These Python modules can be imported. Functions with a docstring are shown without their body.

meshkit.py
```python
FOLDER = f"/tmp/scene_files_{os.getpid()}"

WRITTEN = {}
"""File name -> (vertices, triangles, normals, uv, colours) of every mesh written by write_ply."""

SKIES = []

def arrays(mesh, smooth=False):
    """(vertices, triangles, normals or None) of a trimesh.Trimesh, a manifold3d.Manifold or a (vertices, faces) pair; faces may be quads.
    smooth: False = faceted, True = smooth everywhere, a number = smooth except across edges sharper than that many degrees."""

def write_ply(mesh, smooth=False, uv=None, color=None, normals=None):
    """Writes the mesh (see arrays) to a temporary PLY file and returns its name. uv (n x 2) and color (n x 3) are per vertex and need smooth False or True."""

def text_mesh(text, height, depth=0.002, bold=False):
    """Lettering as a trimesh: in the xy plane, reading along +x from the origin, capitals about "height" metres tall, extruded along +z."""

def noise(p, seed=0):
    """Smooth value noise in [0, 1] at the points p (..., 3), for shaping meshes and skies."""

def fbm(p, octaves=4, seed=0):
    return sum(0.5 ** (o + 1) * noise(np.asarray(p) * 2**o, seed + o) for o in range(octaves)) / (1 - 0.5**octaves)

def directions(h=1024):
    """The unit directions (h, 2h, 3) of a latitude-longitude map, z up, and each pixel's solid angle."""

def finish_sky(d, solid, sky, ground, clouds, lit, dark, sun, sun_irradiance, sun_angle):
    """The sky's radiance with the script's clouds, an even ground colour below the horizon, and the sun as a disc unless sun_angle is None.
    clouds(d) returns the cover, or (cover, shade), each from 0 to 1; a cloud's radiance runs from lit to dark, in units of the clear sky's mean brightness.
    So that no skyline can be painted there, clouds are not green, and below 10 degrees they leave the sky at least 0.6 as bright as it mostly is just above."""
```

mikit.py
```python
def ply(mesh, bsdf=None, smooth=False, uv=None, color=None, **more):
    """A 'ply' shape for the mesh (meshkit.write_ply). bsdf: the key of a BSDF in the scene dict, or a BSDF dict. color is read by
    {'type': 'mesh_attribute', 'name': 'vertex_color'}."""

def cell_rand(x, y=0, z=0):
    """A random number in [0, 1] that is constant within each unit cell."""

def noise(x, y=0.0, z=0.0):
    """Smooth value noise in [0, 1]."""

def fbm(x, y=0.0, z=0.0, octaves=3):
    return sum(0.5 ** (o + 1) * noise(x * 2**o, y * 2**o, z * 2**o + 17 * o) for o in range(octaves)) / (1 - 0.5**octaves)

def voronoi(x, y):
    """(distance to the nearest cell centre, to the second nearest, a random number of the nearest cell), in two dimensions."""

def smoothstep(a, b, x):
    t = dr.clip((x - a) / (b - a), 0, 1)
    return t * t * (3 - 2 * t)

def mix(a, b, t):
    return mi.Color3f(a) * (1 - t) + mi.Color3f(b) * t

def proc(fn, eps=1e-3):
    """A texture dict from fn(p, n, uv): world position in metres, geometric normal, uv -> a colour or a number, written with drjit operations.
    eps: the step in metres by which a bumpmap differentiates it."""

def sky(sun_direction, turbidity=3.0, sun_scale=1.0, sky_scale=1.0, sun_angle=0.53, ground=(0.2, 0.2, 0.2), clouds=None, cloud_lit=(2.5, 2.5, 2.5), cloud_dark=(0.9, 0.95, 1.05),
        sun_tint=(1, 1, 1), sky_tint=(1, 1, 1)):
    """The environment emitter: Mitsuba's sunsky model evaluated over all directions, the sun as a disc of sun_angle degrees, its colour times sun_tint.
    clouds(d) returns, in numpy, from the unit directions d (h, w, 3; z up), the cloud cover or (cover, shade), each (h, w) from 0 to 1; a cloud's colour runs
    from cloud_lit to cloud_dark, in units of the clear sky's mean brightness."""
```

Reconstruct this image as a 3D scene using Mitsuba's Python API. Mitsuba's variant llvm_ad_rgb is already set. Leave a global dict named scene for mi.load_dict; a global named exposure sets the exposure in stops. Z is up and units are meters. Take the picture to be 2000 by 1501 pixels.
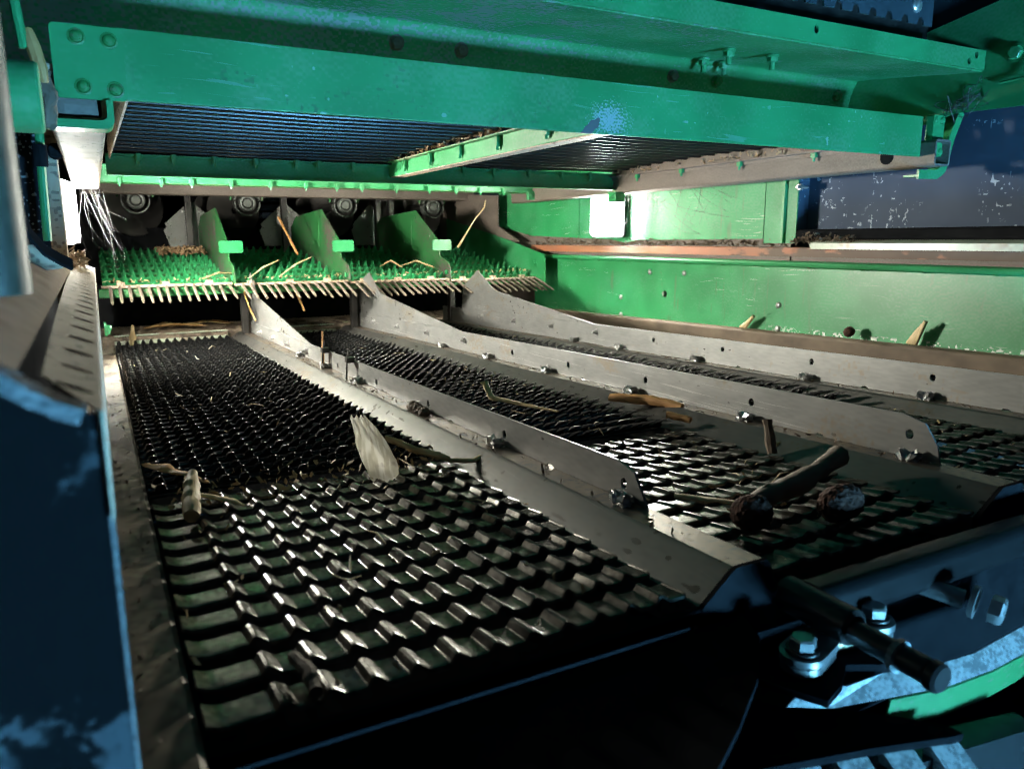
import math, random
import numpy as np, trimesh, mitsuba as mi, drjit as dr
import shapely.geometry as sg
from shapely import affinity
import mikit, meshkit
from mikit import ply, proc, noise, fbm, voronoi, smoothstep, mix
T = mi.ScalarTransform4f
random.seed(7); RNG = np.random.default_rng(7)
scene, labels = {}, {}
# ------------------------------------------------------------------ camera, light, exposure
CAM = np.array([0, 0, .25]); FWD = np.array([.46481, .86538, -.18729]); UP = np.array([.09347, .16239, .98229])
scene['camera'] = {'type': 'thinlens', 'fov': 67.63, 'fov_axis': 'x', 'near_clip': .01, 'far_clip': 60,
    'aperture_radius': .0015, 'focus_distance': 1.15,
    'to_world': T().look_at(origin=CAM.tolist(), target=(CAM + FWD).tolist(), up=UP.tolist())}
exposure = 0.0
LED = [600, 574, 490]          # radiance of the two warm white work lamps inside
FLOOD = [90, 325, 560]      # added flood lamp, for the cool light that enters low from behind
# dusk sky seen by the open rear of the machine: a weak cool fill
scene['sky'] = mikit.sky((.3, 1, .25), turbidity=3, sun_scale=0, sky_scale=.14, ground=(.05, .05, .05), clouds=lambda d: 1.0, cloud_lit=(.6, .95, 1.5), cloud_dark=(.6, .95, 1.5))
# ------------------------------------------------------------------ mesh helpers
K = .025                       # the sieve falls away to the front
cat_ = trimesh.util.concatenate
def box(x0, x1, y0, y1, z0, z1):
    m = trimesh.creation.box(extents=(x1-x0, y1-y0, z1-z0)); m.apply_translation(((x0+x1)/2, (y0+y1)/2, (z0+z1)/2)); return m
def prism(poly, axis, a0, a1):
    """polygon extruded along an axis; its two coordinates are the other two axes in order."""
    if hasattr(poly, 'geoms'): return cat_([prism(g, axis, a0, a1) for g in poly.geoms])
    if not hasattr(poly, 'exterior'): poly = sg.Polygon(poly)
    m = trimesh.creation.extrude_polygon(poly, a1-a0); v = np.array(m.vertices); v[:, 2] += a0
    o = {'x': v[:, [2, 0, 1]], 'y': v[:, [0, 2, 1]], 'z': v}[axis]
    f = m.faces[:, ::-1] if axis == 'y' else m.faces
    return trimesh.Trimesh(o, f, process=False)
def rrect(x0, x1, y0, y1, r=.004, n=4):
    return sg.box(x0+r, y0+r, x1-r, y1-r).buffer(r, quad_segs=n)
def rbox(x0, x1, y0, y1, z0, z1, axis='x', r=.004):
    if axis == 'x': return prism(rrect(y0, y1, z0, z1, r), 'x', x0, x1)
    if axis == 'y': return prism(rrect(x0, x1, z0, z1, r), 'y', y0, y1)
    return prism(rrect(x0, x1, y0, y1, r), 'z', z0, z1)
def frame_of(d):
    d = np.asarray(d, float); d = d/np.linalg.norm(d); a = np.array([0, 0, 1.]) if abs(d[2]) < .9 else np.array([1., 0, 0])
    u = np.cross(a, d); u /= np.linalg.norm(u); return u, np.cross(d, u), d
def tube(pts, r, n=6, sq=None, cap=True):
    """a tube along a polyline; r a number or one per point; sq flattens it across."""
    P = np.asarray(pts, float); r = np.broadcast_to(r, len(P)); v = []
    for i, p in enumerate(P):
        d = P[min(i+1, len(P)-1)]-P[max(i-1, 0)]; u, w, _ = frame_of(d)
        for k in range(n):
            a = 2*math.pi*k/n; v.append(p+r[i]*(u*math.cos(a)+w*math.sin(a)*(sq or 1)))
    f = [[i*n+k, i*n+(k+1) % n, (i+1)*n+(k+1) % n, (i+1)*n+k] for i in range(len(P)-1) for k in range(n)]
    f = [t for q in f for t in ((q[0], q[1], q[2]), (q[0], q[2], q[3]))]
    if cap:
        for e, s in ((0, -1), (len(P)-1, 1)):
            v.append(P[e]); c = len(v)-1
            f += [(c, e*n+k, e*n+(k+1) % n)[::s] if s == 1 else (c, e*n+(k+1) % n, e*n+k) for k in range(n)]
    return trimesh.Trimesh(np.array(v), np.array(f), process=False)
def cyl(p, q, r, n=16): return tube([p, q], r, n)
def lathe(prof, p, d, n=20):
    """profile [(radius, along)] turned about the axis through p in direction d."""
    u, w, d = frame_of(d); p = np.asarray(p, float)
    v = [p+d*h+rr*(u*math.cos(2*math.pi*k/n)+w*math.sin(2*math.pi*k/n)) for rr, h in prof for k in range(n)]
    f = []
    for i in range(len(prof)-1):
        for k in range(n):
            a, b = i*n+k, i*n+(k+1) % n; f += [(a, b, b+n), (a, b+n, a+n)]
    return trimesh.Trimesh(np.array(v), np.array(f), process=False)
def dome(p, d, r, h, n=12): return lathe([(r, 0), (r*.98, h*.3), (r*.75, h*.75), (r*.4, h*.96), (.0001, h)], p, d, n)
def hexnut(p, d, r, h): return lathe([(.0001, 0), (r, 0), (r, h*.82), (r*.86, h), (.0001, h)], p, d, 6)
def sheet(grid, t=.0012):
    """a sheet with thickness from a grid of points (n, m, 3)."""
    G = np.asarray(grid, float); n, m, _ = G.shape
    du, dv = np.gradient(G, axis=0), np.gradient(G, axis=1); N = np.cross(du, dv); N /= np.maximum(np.linalg.norm(N, axis=2, keepdims=True), 1e-12)
    V = np.vstack([(G+N*t/2).reshape(-1, 3), (G-N*t/2).reshape(-1, 3)]); o = n*m; f = []
    for i in range(n-1):
        for j in range(m-1):
            a, b, c, d = i*m+j, (i+1)*m+j, (i+1)*m+j+1, i*m+j+1
            f += [(a, b, c), (a, c, d), (o+a, o+c, o+b), (o+a, o+d, o+c)]
    rim = [(i, 0) for i in range(n)]+[(n-1, j) for j in range(1, m)]+[(i, m-1) for i in range(n-2, -1, -1)]+[(0, j) for j in range(m-2, 0, -1)]
    ids = [i*m+j for i, j in rim]
    for a, b in zip(ids, ids[1:]+ids[:1]): f += [(b, a, o+a), (b, o+a, o+b)]
    return trimesh.Trimesh(V, np.array(f), process=False)
def open_sheet(grid):
    G = np.asarray(grid, float); n, m, _ = G.shape
    f = [t for i in range(n-1) for j in range(m-1) for t in ((i*m+j, (i+1)*m+j, (i+1)*m+j+1), (i*m+j, (i+1)*m+j+1, i*m+j+1))]
    return trimesh.Trimesh(G.reshape(-1, 3), np.array(f), process=False)
def tilt(m):
    m = m.copy(); v = np.array(m.vertices); v[:, 2] -= K*v[:, 1]; m.vertices = v; return m
def rough(m, amp, freq, seed=0):
    v = np.array(m.vertices); nn = np.stack([meshkit.fbm(v*freq, 3, seed+i*9) for i in range(3)], 1)-.5; m = m.copy(); m.vertices = v+nn*2*amp; return m
def turned(m, axis, deg, at=(0, 0, 0)):
    m = m.copy(); m.apply_transform(trimesh.transformations.rotation_matrix(math.radians(deg), axis, at)); return m
def moved(m, d): m = m.copy(); m.apply_translation(d); return m
# ------------------------------------------------------------------ scene helpers
def numbered(name):
    if name not in USED: USED.add(name); return name
    k = 1
    while f'{name}_{k:03d}' in USED: k += 1
    USED.add(f'{name}_{k:03d}'); return f'{name}_{k:03d}'
USED = set()
def thing(name, label, cat, group=None, kind=None):
    key = numbered(name); labels[key] = {'label': label, 'category': cat}
    if group: labels[key]['group'] = group
    if kind: labels[key]['kind'] = kind
    return key
def part(parent, name, mesh, m, smooth=30, label=None, kind=None, **kw):
    key = numbered(parent+'__'+name)
    scene[key] = mesh if isinstance(mesh, dict) else ply(mesh, m, smooth, **kw)
    if label or kind: labels[key] = {k: v for k, v in (('label', label), ('kind', kind)) if v}
    return key
def one(name, mesh, m, label, cat, group=None, smooth=30, kind=None, **kw):
    key = thing(name, label, cat, group, kind); scene[key] = ply(mesh, m, smooth, **kw); return key
def struct(name, mesh, m): scene[name] = ply(mesh, m); labels[name] = {'kind': 'structure', 'label': name.replace('_', ' ')}; USED.add(name)
# ------------------------------------------------------------------ materials
def pr(color, rough=.5, metal=0., spec=.5, bump=None, scale=1., **kw):
    b = {'type': 'principled', 'base_color': proc(color) if callable(color) else {'type': 'rgb', 'value': color}, 'metallic': metal, 'specular': spec,
         'roughness': proc(rough) if callable(rough) else rough, **kw}
    if bump: b = {'type': 'bumpmap', 'arbitrary': proc(bump, eps=3e-4), 'scale': scale, 'bsdf': b}
    return {'type': 'twosided', 'bsdf': b}
def speck(p, f, lo, hi): return smoothstep(lo, hi, noise(p.x*f, p.y*f, p.z*f))
def paint(base, dust, amount, f=14., fine=260.):
    def fn(p, n, uv):
        big = fbm(p.x*f, p.y*f, p.z*f, 3); g = noise(p.x*fine, p.y*fine, p.z*fine)
        d = smoothstep(.42, .78, big*.6+g*.4)*amount
        d = dr.maximum(d, smoothstep(.84, .92, noise(p.x*190, p.y*190, p.z*190))*.6*amount)
        return mix(mix(base, (base[0]*.7, base[1]*.8, base[2]*.75), smoothstep(.35, .7, fbm(p.y*9, p.z*9, p.x*9, 2))), dust, d)
    return fn
GRN = (.028, .26, .092)
GDUST = (.36, .40, .36)
scene['m_green'] = pr(paint(GRN, GDUST, .10, 9.), .38)
def wall_fn(p, n, uv):
    c = paint(GRN, GDUST, .10, 9.)(p, n, uv)
    w = .02*fbm(p.y*9, p.z*9, 3, 2)
    sc = smoothstep(.86, .90, noise(p.y*16+p.z*60, (p.z+w)*420, 2.))*smoothstep(.5, .62, fbm(p.y*6, p.z*14, 5, 2))   # thin scratches
    st = smoothstep(.60, .72, fbm(p.y*70, p.z*9, 1.5, 3))*smoothstep(.45, .7, fbm(p.y*5, p.z*5, 7, 2))          # run down grime
    ch = smoothstep(.60, .66, noise(p.y*210, p.z*260, 3)*.6+noise(p.y*60, p.z*80, 6)*.4)*smoothstep(.034, .026, p.z-.010*smoothstep(1.2, .8, p.y))*smoothstep(1.5, 1.2, p.y)   # chips along the lower edge
    return mix(mix(mix(c, (.10, .13, .07), st*.45), (.42, .52, .42), sc*.5), (.55, .60, .55), ch)
scene['m_green_wall'] = pr(wall_fn, .38)
scene['m_green_dirty'] = pr(paint((.02, .19, .05), (.17, .135, .10), .9, 9.), .5)
def beam_fn(p, n, uv):
    c = paint(GRN, GDUST, .13, 22.)(p, n, uv)
    # flaked paint and scraped bare metal low on the beam, chips elsewhere
    d = dr.sqrt(dr.square((p.x-.680)/.032)+dr.square((p.z-.418)/.024))
    s = smoothstep(1.15, .2, d+1.5*(noise(p.x*420, p.y*420, p.z*420)-.5))
    c = mix(c, (.30, .38, .42), s*.75)
    c = mix(c, (.10, .10, .11), smoothstep(1.0, .85, dr.sqrt(dr.square((p.x-.652+(p.z-.412)*-.9)/.011)+dr.square((p.z-.405)/.016))+.4*(noise(p.x*150, p.z*150, 2)-.5)))
    ch = smoothstep(.80, .86, noise(p.x*120, p.z*120, 7.7))*smoothstep(.5, .64, fbm(p.x*12, p.z*12, 1.3, 2))
    w = .02*fbm(p.x*9, p.z*9, 3, 2)
    sc = smoothstep(.87, .91, noise(p.x*18+p.z*50, (p.z+w)*380, 2.))*smoothstep(.5, .62, fbm(p.x*7, p.z*14, 5, 2))   # thin scratches
    gr = smoothstep(.62, .74, fbm(p.x*26, p.z*60, 4.4, 3)*.7+noise(p.x*240, p.z*240, 4)*.3)*smoothstep(.5, .7, fbm(p.x*4, p.z*8, 9, 2))   # grime
    return mix(mix(mix(c, (.05, .09, .06), gr*.5), (.25, .42, .36), ch*.6), (.16, .36, .28), sc*.35)
scene['m_beam'] = pr(beam_fn, .36)
def hood_fn(p, n, uv):
    c = paint(GRN, GDUST, .2)(p, n, uv)
    # grey dust and grain flakes lying on the fold, thick on the left third
    a = fbm(p.x*16, p.y*16, p.z*16, 3)*.55+noise(p.x*230, p.y*230, p.z*230)*.45
    lim = .40+.24*smoothstep(.35, 1.0, p.x)
    return mix(c, (.17, .21, .20), smoothstep(lim, lim+.2, a)*.8)
scene['m_hood'] = pr(hood_fn, .5)
def galv_fn(p, n, uv):
    g = fbm(p.x*22, p.y*22, p.z*22, 3); s = noise(p.x*300, p.y*90, p.z*300)
    c = mix((.17, .175, .172), (.28, .28, .272), g*.7+s*.3)
    b = smoothstep(.60, .78, fbm(p.y*13+4, p.z*30, p.x*13, 3)*.7+noise(p.y*210, p.z*210, p.x*210)*.3)
    k = smoothstep(.80, .87, noise(p.y*95, p.z*150, p.x*95+7))*smoothstep(.45, .6, fbm(p.y*7, p.z*7, p.x*7+2, 2))
    w = .004*fbm(p.y*12, p.z*30, 2, 2)
    sc = smoothstep(.80, .88, noise(p.y*7+p.z*35, (p.z+w)*650, p.x*40))*smoothstep(.45, .6, fbm(p.y*5+3, p.z*20, p.x*9, 2))   # scoured lines
    return mix(mix(mix(c, (.23, .19, .14), b*.8), (.03, .025, .02), k*.85), (.40, .40, .39), sc*.6)
scene['m_galvanised'] = pr(galv_fn, .42, .6, .5)
def rail_fn(p, n, uv):
    c = galv_fn(p, n, uv)
    a = fbm(p.x*30, p.y*30, p.z*30, 3)*.6+noise(p.x*240, p.y*240, p.z*240)*.4
    dusty = smoothstep(.9, .97, n.z)*.65+.12
    return mix(c*.45, (.18, .14, .10), smoothstep(.30, .62, a)*dusty)
scene['m_rail'] = pr(rail_fn, .42, .75)
def louver_fn(p, n, uv):
    g = fbm(p.x*40, p.y*40, p.z*40, 3); s = noise(p.x*260, p.y*160, p.z*260)
    c = mix((.036, .034, .027), (.112, .105, .088), smoothstep(.3, .7, g*.55+s*.45))
    d = smoothstep(.57, .72, fbm(p.x*55+9, p.y*35, 3.1, 3)*.6+noise(p.x*420, p.y*300, 5)*.4)
    return mix(c, (.03, .026, .02), d*.8)
scene['m_louver'] = pr(louver_fn, lambda p, n, uv: .17+.22*fbm(p.x*70, p.y*70, p.z*70, 2), .8)
scene['m_comb_black'] = pr(lambda p, n, uv: mix((.010, .011, .012), (.035, .033, .03), smoothstep(.5, .8, noise(p.x*210, p.y*210, p.z*210))), .34, 0, .5)
scene['m_rod'] = pr((.007, .0065, .006), .3, .1, .5)
scene['m_auger'] = pr((.22, .21, .20), .28, .85)
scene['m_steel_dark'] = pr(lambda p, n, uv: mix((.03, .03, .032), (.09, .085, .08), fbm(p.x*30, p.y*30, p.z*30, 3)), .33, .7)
scene['m_black'] = {'type': 'twosided', 'bsdf': {'type': 'diffuse', 'reflectance': proc(lambda p, n, uv: mix((.007, .0075, .009), (.016, .017, .019), fbm(p.x*40, p.y*40, p.z*40, 3)))}}
scene['m_brown_grime'] = pr(lambda p, n, uv: mix((.085, .068, .058), (.20, .165, .14), fbm(p.x*11, p.y*11, p.z*30, 3)*.6+noise(p.x*300, p.y*300, p.z*300)*.4), .6)
scene['m_finger'] = pr(lambda p, n, uv: mix((.15, .125, .10), (.28, .23, .18), fbm(p.x*60, p.y*60, p.z*60, 3)), .45, .3)
scene['m_tan'] = pr(lambda p, n, uv: mix(mix((.30, .22, .15), (.50, .40, .29), fbm(p.x*24, p.y*24, p.z*24, 3)), (.10, .075, .05), smoothstep(.62, .8, noise(p.x*170, p.y*130, p.z*170))*.7), .62)
scene['m_dusty_steel'] = pr(lambda p, n, uv: mix(mix((.15, .115, .085), (.27, .215, .16), noise(p.x*190, p.y*190, p.z*190)), (.05, .035, .025), smoothstep(.5, .68, fbm(p.x*34, p.y*20, p.z*34, 3))*.85), .62, .1)
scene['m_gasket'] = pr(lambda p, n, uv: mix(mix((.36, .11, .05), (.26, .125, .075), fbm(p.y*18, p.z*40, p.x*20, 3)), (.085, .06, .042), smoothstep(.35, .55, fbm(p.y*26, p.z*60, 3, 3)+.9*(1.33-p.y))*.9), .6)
scene['m_seal'] = pr(lambda p, n, uv: mix((.075, .055, .04), (.17, .125, .085), fbm(p.x*25, p.y*25, p.z*25, 3)), .75)
scene['m_blue'] = pr(lambda p, n, uv: mix(mix((.040, .058, .095), (.075, .10, .15), fbm(p.y*9, p.z*9, p.x*9, 3)), (.34, .40, .47), dr.maximum(smoothstep(.80, .86, noise(p.y*150, p.z*130, p.x*150)), smoothstep(.74, .8, noise(p.y*60, p.z*75, 3))*smoothstep(.6, .75, noise(p.y*300, p.z*300, 1)))*dr.maximum(smoothstep(.5, .62, fbm(p.y*14, p.z*14, 8, 2)), smoothstep(1, .4, dr.sqrt(dr.square((p.y-.895)/.045)+dr.square((p.z-.33)/.07))))), .65, 0, .12)
scene['m_navy'] = pr(lambda p, n, uv: mix((.014, .024, .034), (.03, .046, .06), fbm(p.x*20, p.y*20, p.z*20, 3)), .5)
scene['m_pan_divider'] = pr(paint((.018, .13, .035), (.075, .058, .055), 1.25, 7.), .5)
scene['m_tube_black'] = pr(lambda p, n, uv: mix((.005, .0055, .006), (.012, .012, .013), fbm(p.x*40, p.y*40, p.z*40, 3)), .35, 0, .25)
scene['m_pale_paint'] = pr(lambda p, n, uv: mix((.40, .46, .36), (.30, .25, .19), smoothstep(.5, .75, fbm(p.y*30, p.z*30, p.x*30, 3))), .3)
scene['m_zinc'] = pr(lambda p, n, uv: mix((.42, .42, .42), (.62, .62, .60), noise(p.x*200, p.y*200, p.z*200)), .3, .8)
scene['m_dull_zinc'] = pr((.16, .17, .16), .4, .6)
scene['m_straw'] = pr(lambda p, n, uv: mix((.34, .23, .10), (.58, .46, .26), fbm(p.x*60, p.y*60, p.z*60, 3)), .6)
scene['m_straw_orange'] = pr(lambda p, n, uv: mix((.40, .19, .06), (.58, .33, .14), fbm(p.x*60, p.y*60, p.z*60, 3)), .6)
husk_fn = (lambda p, n, uv: mix(mix((.62, .61, .55), (.46, .44, .36), smoothstep(.35, .65, noise(p.x*520, p.y*60, p.z*40))), (.20, .17, .16), smoothstep(.62, .74, fbm(p.x*60, p.y*60, p.z*60, 3))*.8))
scene['m_husk'] = {'type': 'principledthin', 'base_color': proc(husk_fn), 'roughness': .6, 'diff_trans': 1.0, 'spec_trans': 0.0}
scene['m_cob'] = pr(lambda p, n, uv: mix((.022, .012, .010), (.085, .04, .028), noise(p.x*260, p.y*260, p.z*260)), .85, 0, .2)
scene['m_chaff'] = pr(lambda p, n, uv: mix((.22, .13, .07), (.46, .32, .19), noise(p.x*260, p.y*260, p.z*260)), .8, 0, .2)
scene['m_web'] = pr((.055, .055, .055), .6)
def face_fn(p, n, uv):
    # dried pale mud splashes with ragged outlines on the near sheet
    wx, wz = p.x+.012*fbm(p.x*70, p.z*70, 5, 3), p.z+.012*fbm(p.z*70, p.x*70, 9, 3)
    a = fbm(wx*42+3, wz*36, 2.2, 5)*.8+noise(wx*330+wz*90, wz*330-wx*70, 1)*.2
    a = a+.05-.30*smoothstep(.072, .112, p.z+.02*fbm(p.x*60, p.z*60, 4, 2))-.07*smoothstep(-.012, -.035, p.x)   # mud kept to the lower right; the upper sheet is painted dark as shade
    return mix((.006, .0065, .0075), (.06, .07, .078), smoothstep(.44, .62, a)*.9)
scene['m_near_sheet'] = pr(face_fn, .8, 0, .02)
scene['m_felt'] = pr(lambda p, n, uv: mix((.05, .055, .06), (.20, .20, .20), noise(p.x*420, p.y*420, p.z*420)), .9)
scene['m_trough'] = pr(lambda p, n, uv: mix((.24, .165, .13), (.42, .32, .26), fbm(p.x*50, p.y*50, p.z*50, 3)), .7)
scene['m_cast_grey'] = pr(lambda p, n, uv: mix((.16, .17, .17), (.40, .41, .40), smoothstep(.3, .65, fbm(p.x*90, p.y*90, p.z*90, 3)*.6+noise(p.x*420, p.y*420, p.z*420)*.4)), .55, .2)
scene['m_speckled'] = pr(lambda p, n, uv: mix((.006, .007, .010), (.22, .23, .24), smoothstep(.74, .82, noise(p.x*300, p.y*200, p.z*260))*.8), .6, 0, .1)
scene['m_pillar'] = pr(lambda p, n, uv: mix((.030, .030, .022), (.05, .048, .035), noise(p.x*180, p.y*180, p.z*180)), .5)
scene['m_ground'] = pr(lambda p, n, uv: mix((.06, .06, .06), (.12, .12, .115), fbm(p.x*3, p.y*3, 0, 4)), .8)
scene['m_lens'] = pr((.8, .8, .8), .2)
# ------------------------------------------------------------------ lamps
def led_lamp(xw, s, yc, w, z0, z1, deg, depth, label):
    """a lamp on a wedge bracket, its face turned a little to the rear so that it shines along the sieve."""
    t = thing('work_lamp', label, 'lamp')
    def turn(m): return turned(m, [0, 0, 1], -s*deg, (xw, yc, 0))
    y0, y1 = yc-w/2, yc+w/2
    hx = sorted((xw, xw+s*.008))
    part(t, 'housing', turn(rbox(hx[0], hx[1], y0-.004, y1+.004, z0-.004, z1+.004, 'x', .012)), 'm_black')
    lx = sorted((xw+s*.0085, xw+s*(.0085+depth)))
    scene[numbered(t+'__lens')] = ply(turn(prism(rrect(y0, y1, z0, z1, .014), 'x', *lx)), 'm_lens', False, emitter={'type': 'area', 'radiance': {'type': 'rgb', 'value': LED}})
    part(t, 'bracket', rbox(*sorted((xw-s*.036, xw-s*.001)), yc-.02, yc+.02, z0+.03, z1-.03, 'z', .003), 'm_black')
    return t
led_lamp(1.466, -1, 2.062, .120, .256, .380, 18, .014, 'glowing square work lamp on the green side wall at the right')
led_lamp(-.058, 1, 2.09, .16, .245, .385, 8, .012, 'work lamp seen edge on at the left wall behind the hanging tube')
# unseen flood lamp, added to give the cool low light from behind
fl = thing('added_flood_lamp', 'added unseen flood lamp giving the cool low light from behind the machine', 'lamp')
FP, FT = np.array([.95, -1.35, -.53]), np.array([.75, .96, .44])
u_, w_, d_ = frame_of(FT-FP)
M4 = np.eye(4); M4[:3, 0], M4[:3, 1], M4[:3, 2], M4[:3, 3] = u_, w_, d_, FP
def at_flood(m): m = m.copy(); m.apply_transform(M4); return m
part(fl, 'housing', at_flood(box(-.18, .18, -.13, .13, -.08, -.002)), 'm_black')
scene[fl+'__lens'] = ply(at_flood(box(-.16, .16, -.11, .11, 0, .004)), 'm_lens', False, emitter={'type': 'area', 'radiance': {'type': 'rgb', 'value': FLOOD}})
for sx in (-1, 1): part(fl, 'leg', tube([FP+u_*sx*.2, (FP[0]+u_[0]*sx*.2, FP[1]-.05, -1.3)], .015, 8), 'm_black')
# ------------------------------------------------------------------ setting: ground and the machine's shell
struct('ground', box(-30, 30, -30, 30, -1.42, -1.3), 'm_ground')
sh = thing('machine_housing', 'dark sheet metal shell closing the machine at the front and the top', 'machine housing')
part(sh, 'front_wall', box(-.3, 1.9, 4.2, 4.25, -.4, 1.2), 'm_black')
part(sh, 'roof', box(-.6, 1.9, 1.25, 4.25, .62, .65), 'm_black')
part(sh, 'floor_pan', box(-.3, 1.9, .45, 4.25, -.42, -.40), 'm_black')
part(sh, 'left_wall', box(-.105, -.1, .55, 4.25, -.4, 1.0), 'm_black')
part(sh, 'rear_roof', box(-.6, 1.9, -.1, 1.25, .84, .86), 'm_black')

# ------------------------------------------------------------------ right side wall
sw = thing('side_wall', 'green painted side wall panel with rivets and a worn lower edge', 'wall panel')
lower = sg.Polygon([(.5, .030), (.79, .026), (1.18, .016), (1.81, -.008), (2.6, -.03), (2.6, .176), (.5, .176)])
lower = lower.difference(sg.Point(1.818, .084).buffer(.010))
part(sw, 'lower_panel', prism(lower, 'x', 1.5, 1.503), 'm_green_wall')
part(sw, 'pipe_stub', cyl((1.53, 1.818, .084), (1.497, 1.822, .084), .006), 'm_zinc')
for y, z in [(2.037, .061), (1.89, .147), (1.732, .149), (1.375, .082), (2.035, .004), (1.374, .023)]:
    part(sw, 'rivet', dome((1.5, y, z), (-1, 0, 0), .0085, .006), 'm_zinc')
part(sw, 'lip', prism([(1.5, .176), (1.478, .180), (1.476, .186), (1.478, .190), (1.5, .193)], 'y', .5, 2.52), 'm_green')
for y in np.arange(.7, 2.3, .145):
    part(sw, 'rivet', dome((1.489, y, .1785), (-.2, 0, -1), .006, .003, 8), 'm_green_dirty')
part(sw, 'lip_step', prism([(1.505, .150), (1.499, .150), (1.499, .176), (1.505, .176)], 'y', 1.55, 2.3), 'm_green')
part(sw, 'backing_panel', box(1.512, 1.516, 1.36, 3.2, -.2, .30), 'm_brown_grime')
part(sw, 'backing_panel', box(1.512, 1.516, .4, 1.355, -.2, .2215), 'm_brown_grime')
part(sw, 'upper_panel', prism(sg.Polygon([(1.44, .246), (1.95, .244), (2.02, .235), (2.1, .246), (2.62, .26), (2.9, .30), (2.9, .5), (1.44, .5)]).difference(sg.box(2.288, .2, 2.291, .6)), 'x', 1.5, 1.504), 'm_green_wall')
part(sw, 'end_panel', box(1.4985, 1.5025, 1.335, 1.436, .235, .5), 'm_green')
part(sw, 'bead', rbox(1.4905, 1.4995, 1.367, 1.377, .236, .5, 'z', .003), 'm_green')
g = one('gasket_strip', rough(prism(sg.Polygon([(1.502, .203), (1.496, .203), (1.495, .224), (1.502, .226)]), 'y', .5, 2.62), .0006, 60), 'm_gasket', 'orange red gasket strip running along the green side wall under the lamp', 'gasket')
one('rubber_edge', prism(rrect(1.470, 1.52, -.012, .030, .008), 'y', .5, 2.62).apply_transform(np.array([[1, 0, 0, 0], [0, 1, 0, 0], [0, -.024, 1, .020], [0, 0, 0, 1.]])), 'm_seal', 'brown rubber sealing edge lying below the green side wall', 'seal')
bw = thing('blue_side_panel', 'dark blue wall panel with pale scratches right of the green wall', 'wall panel')
part(bw, 'panel', box(1.548, 1.552, .35, 1.345, .25, .95), 'm_blue')
part(bw, 'edge_fold', box(1.503, 1.553, 1.345, 1.349, .25, .43), 'm_blue')
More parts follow.
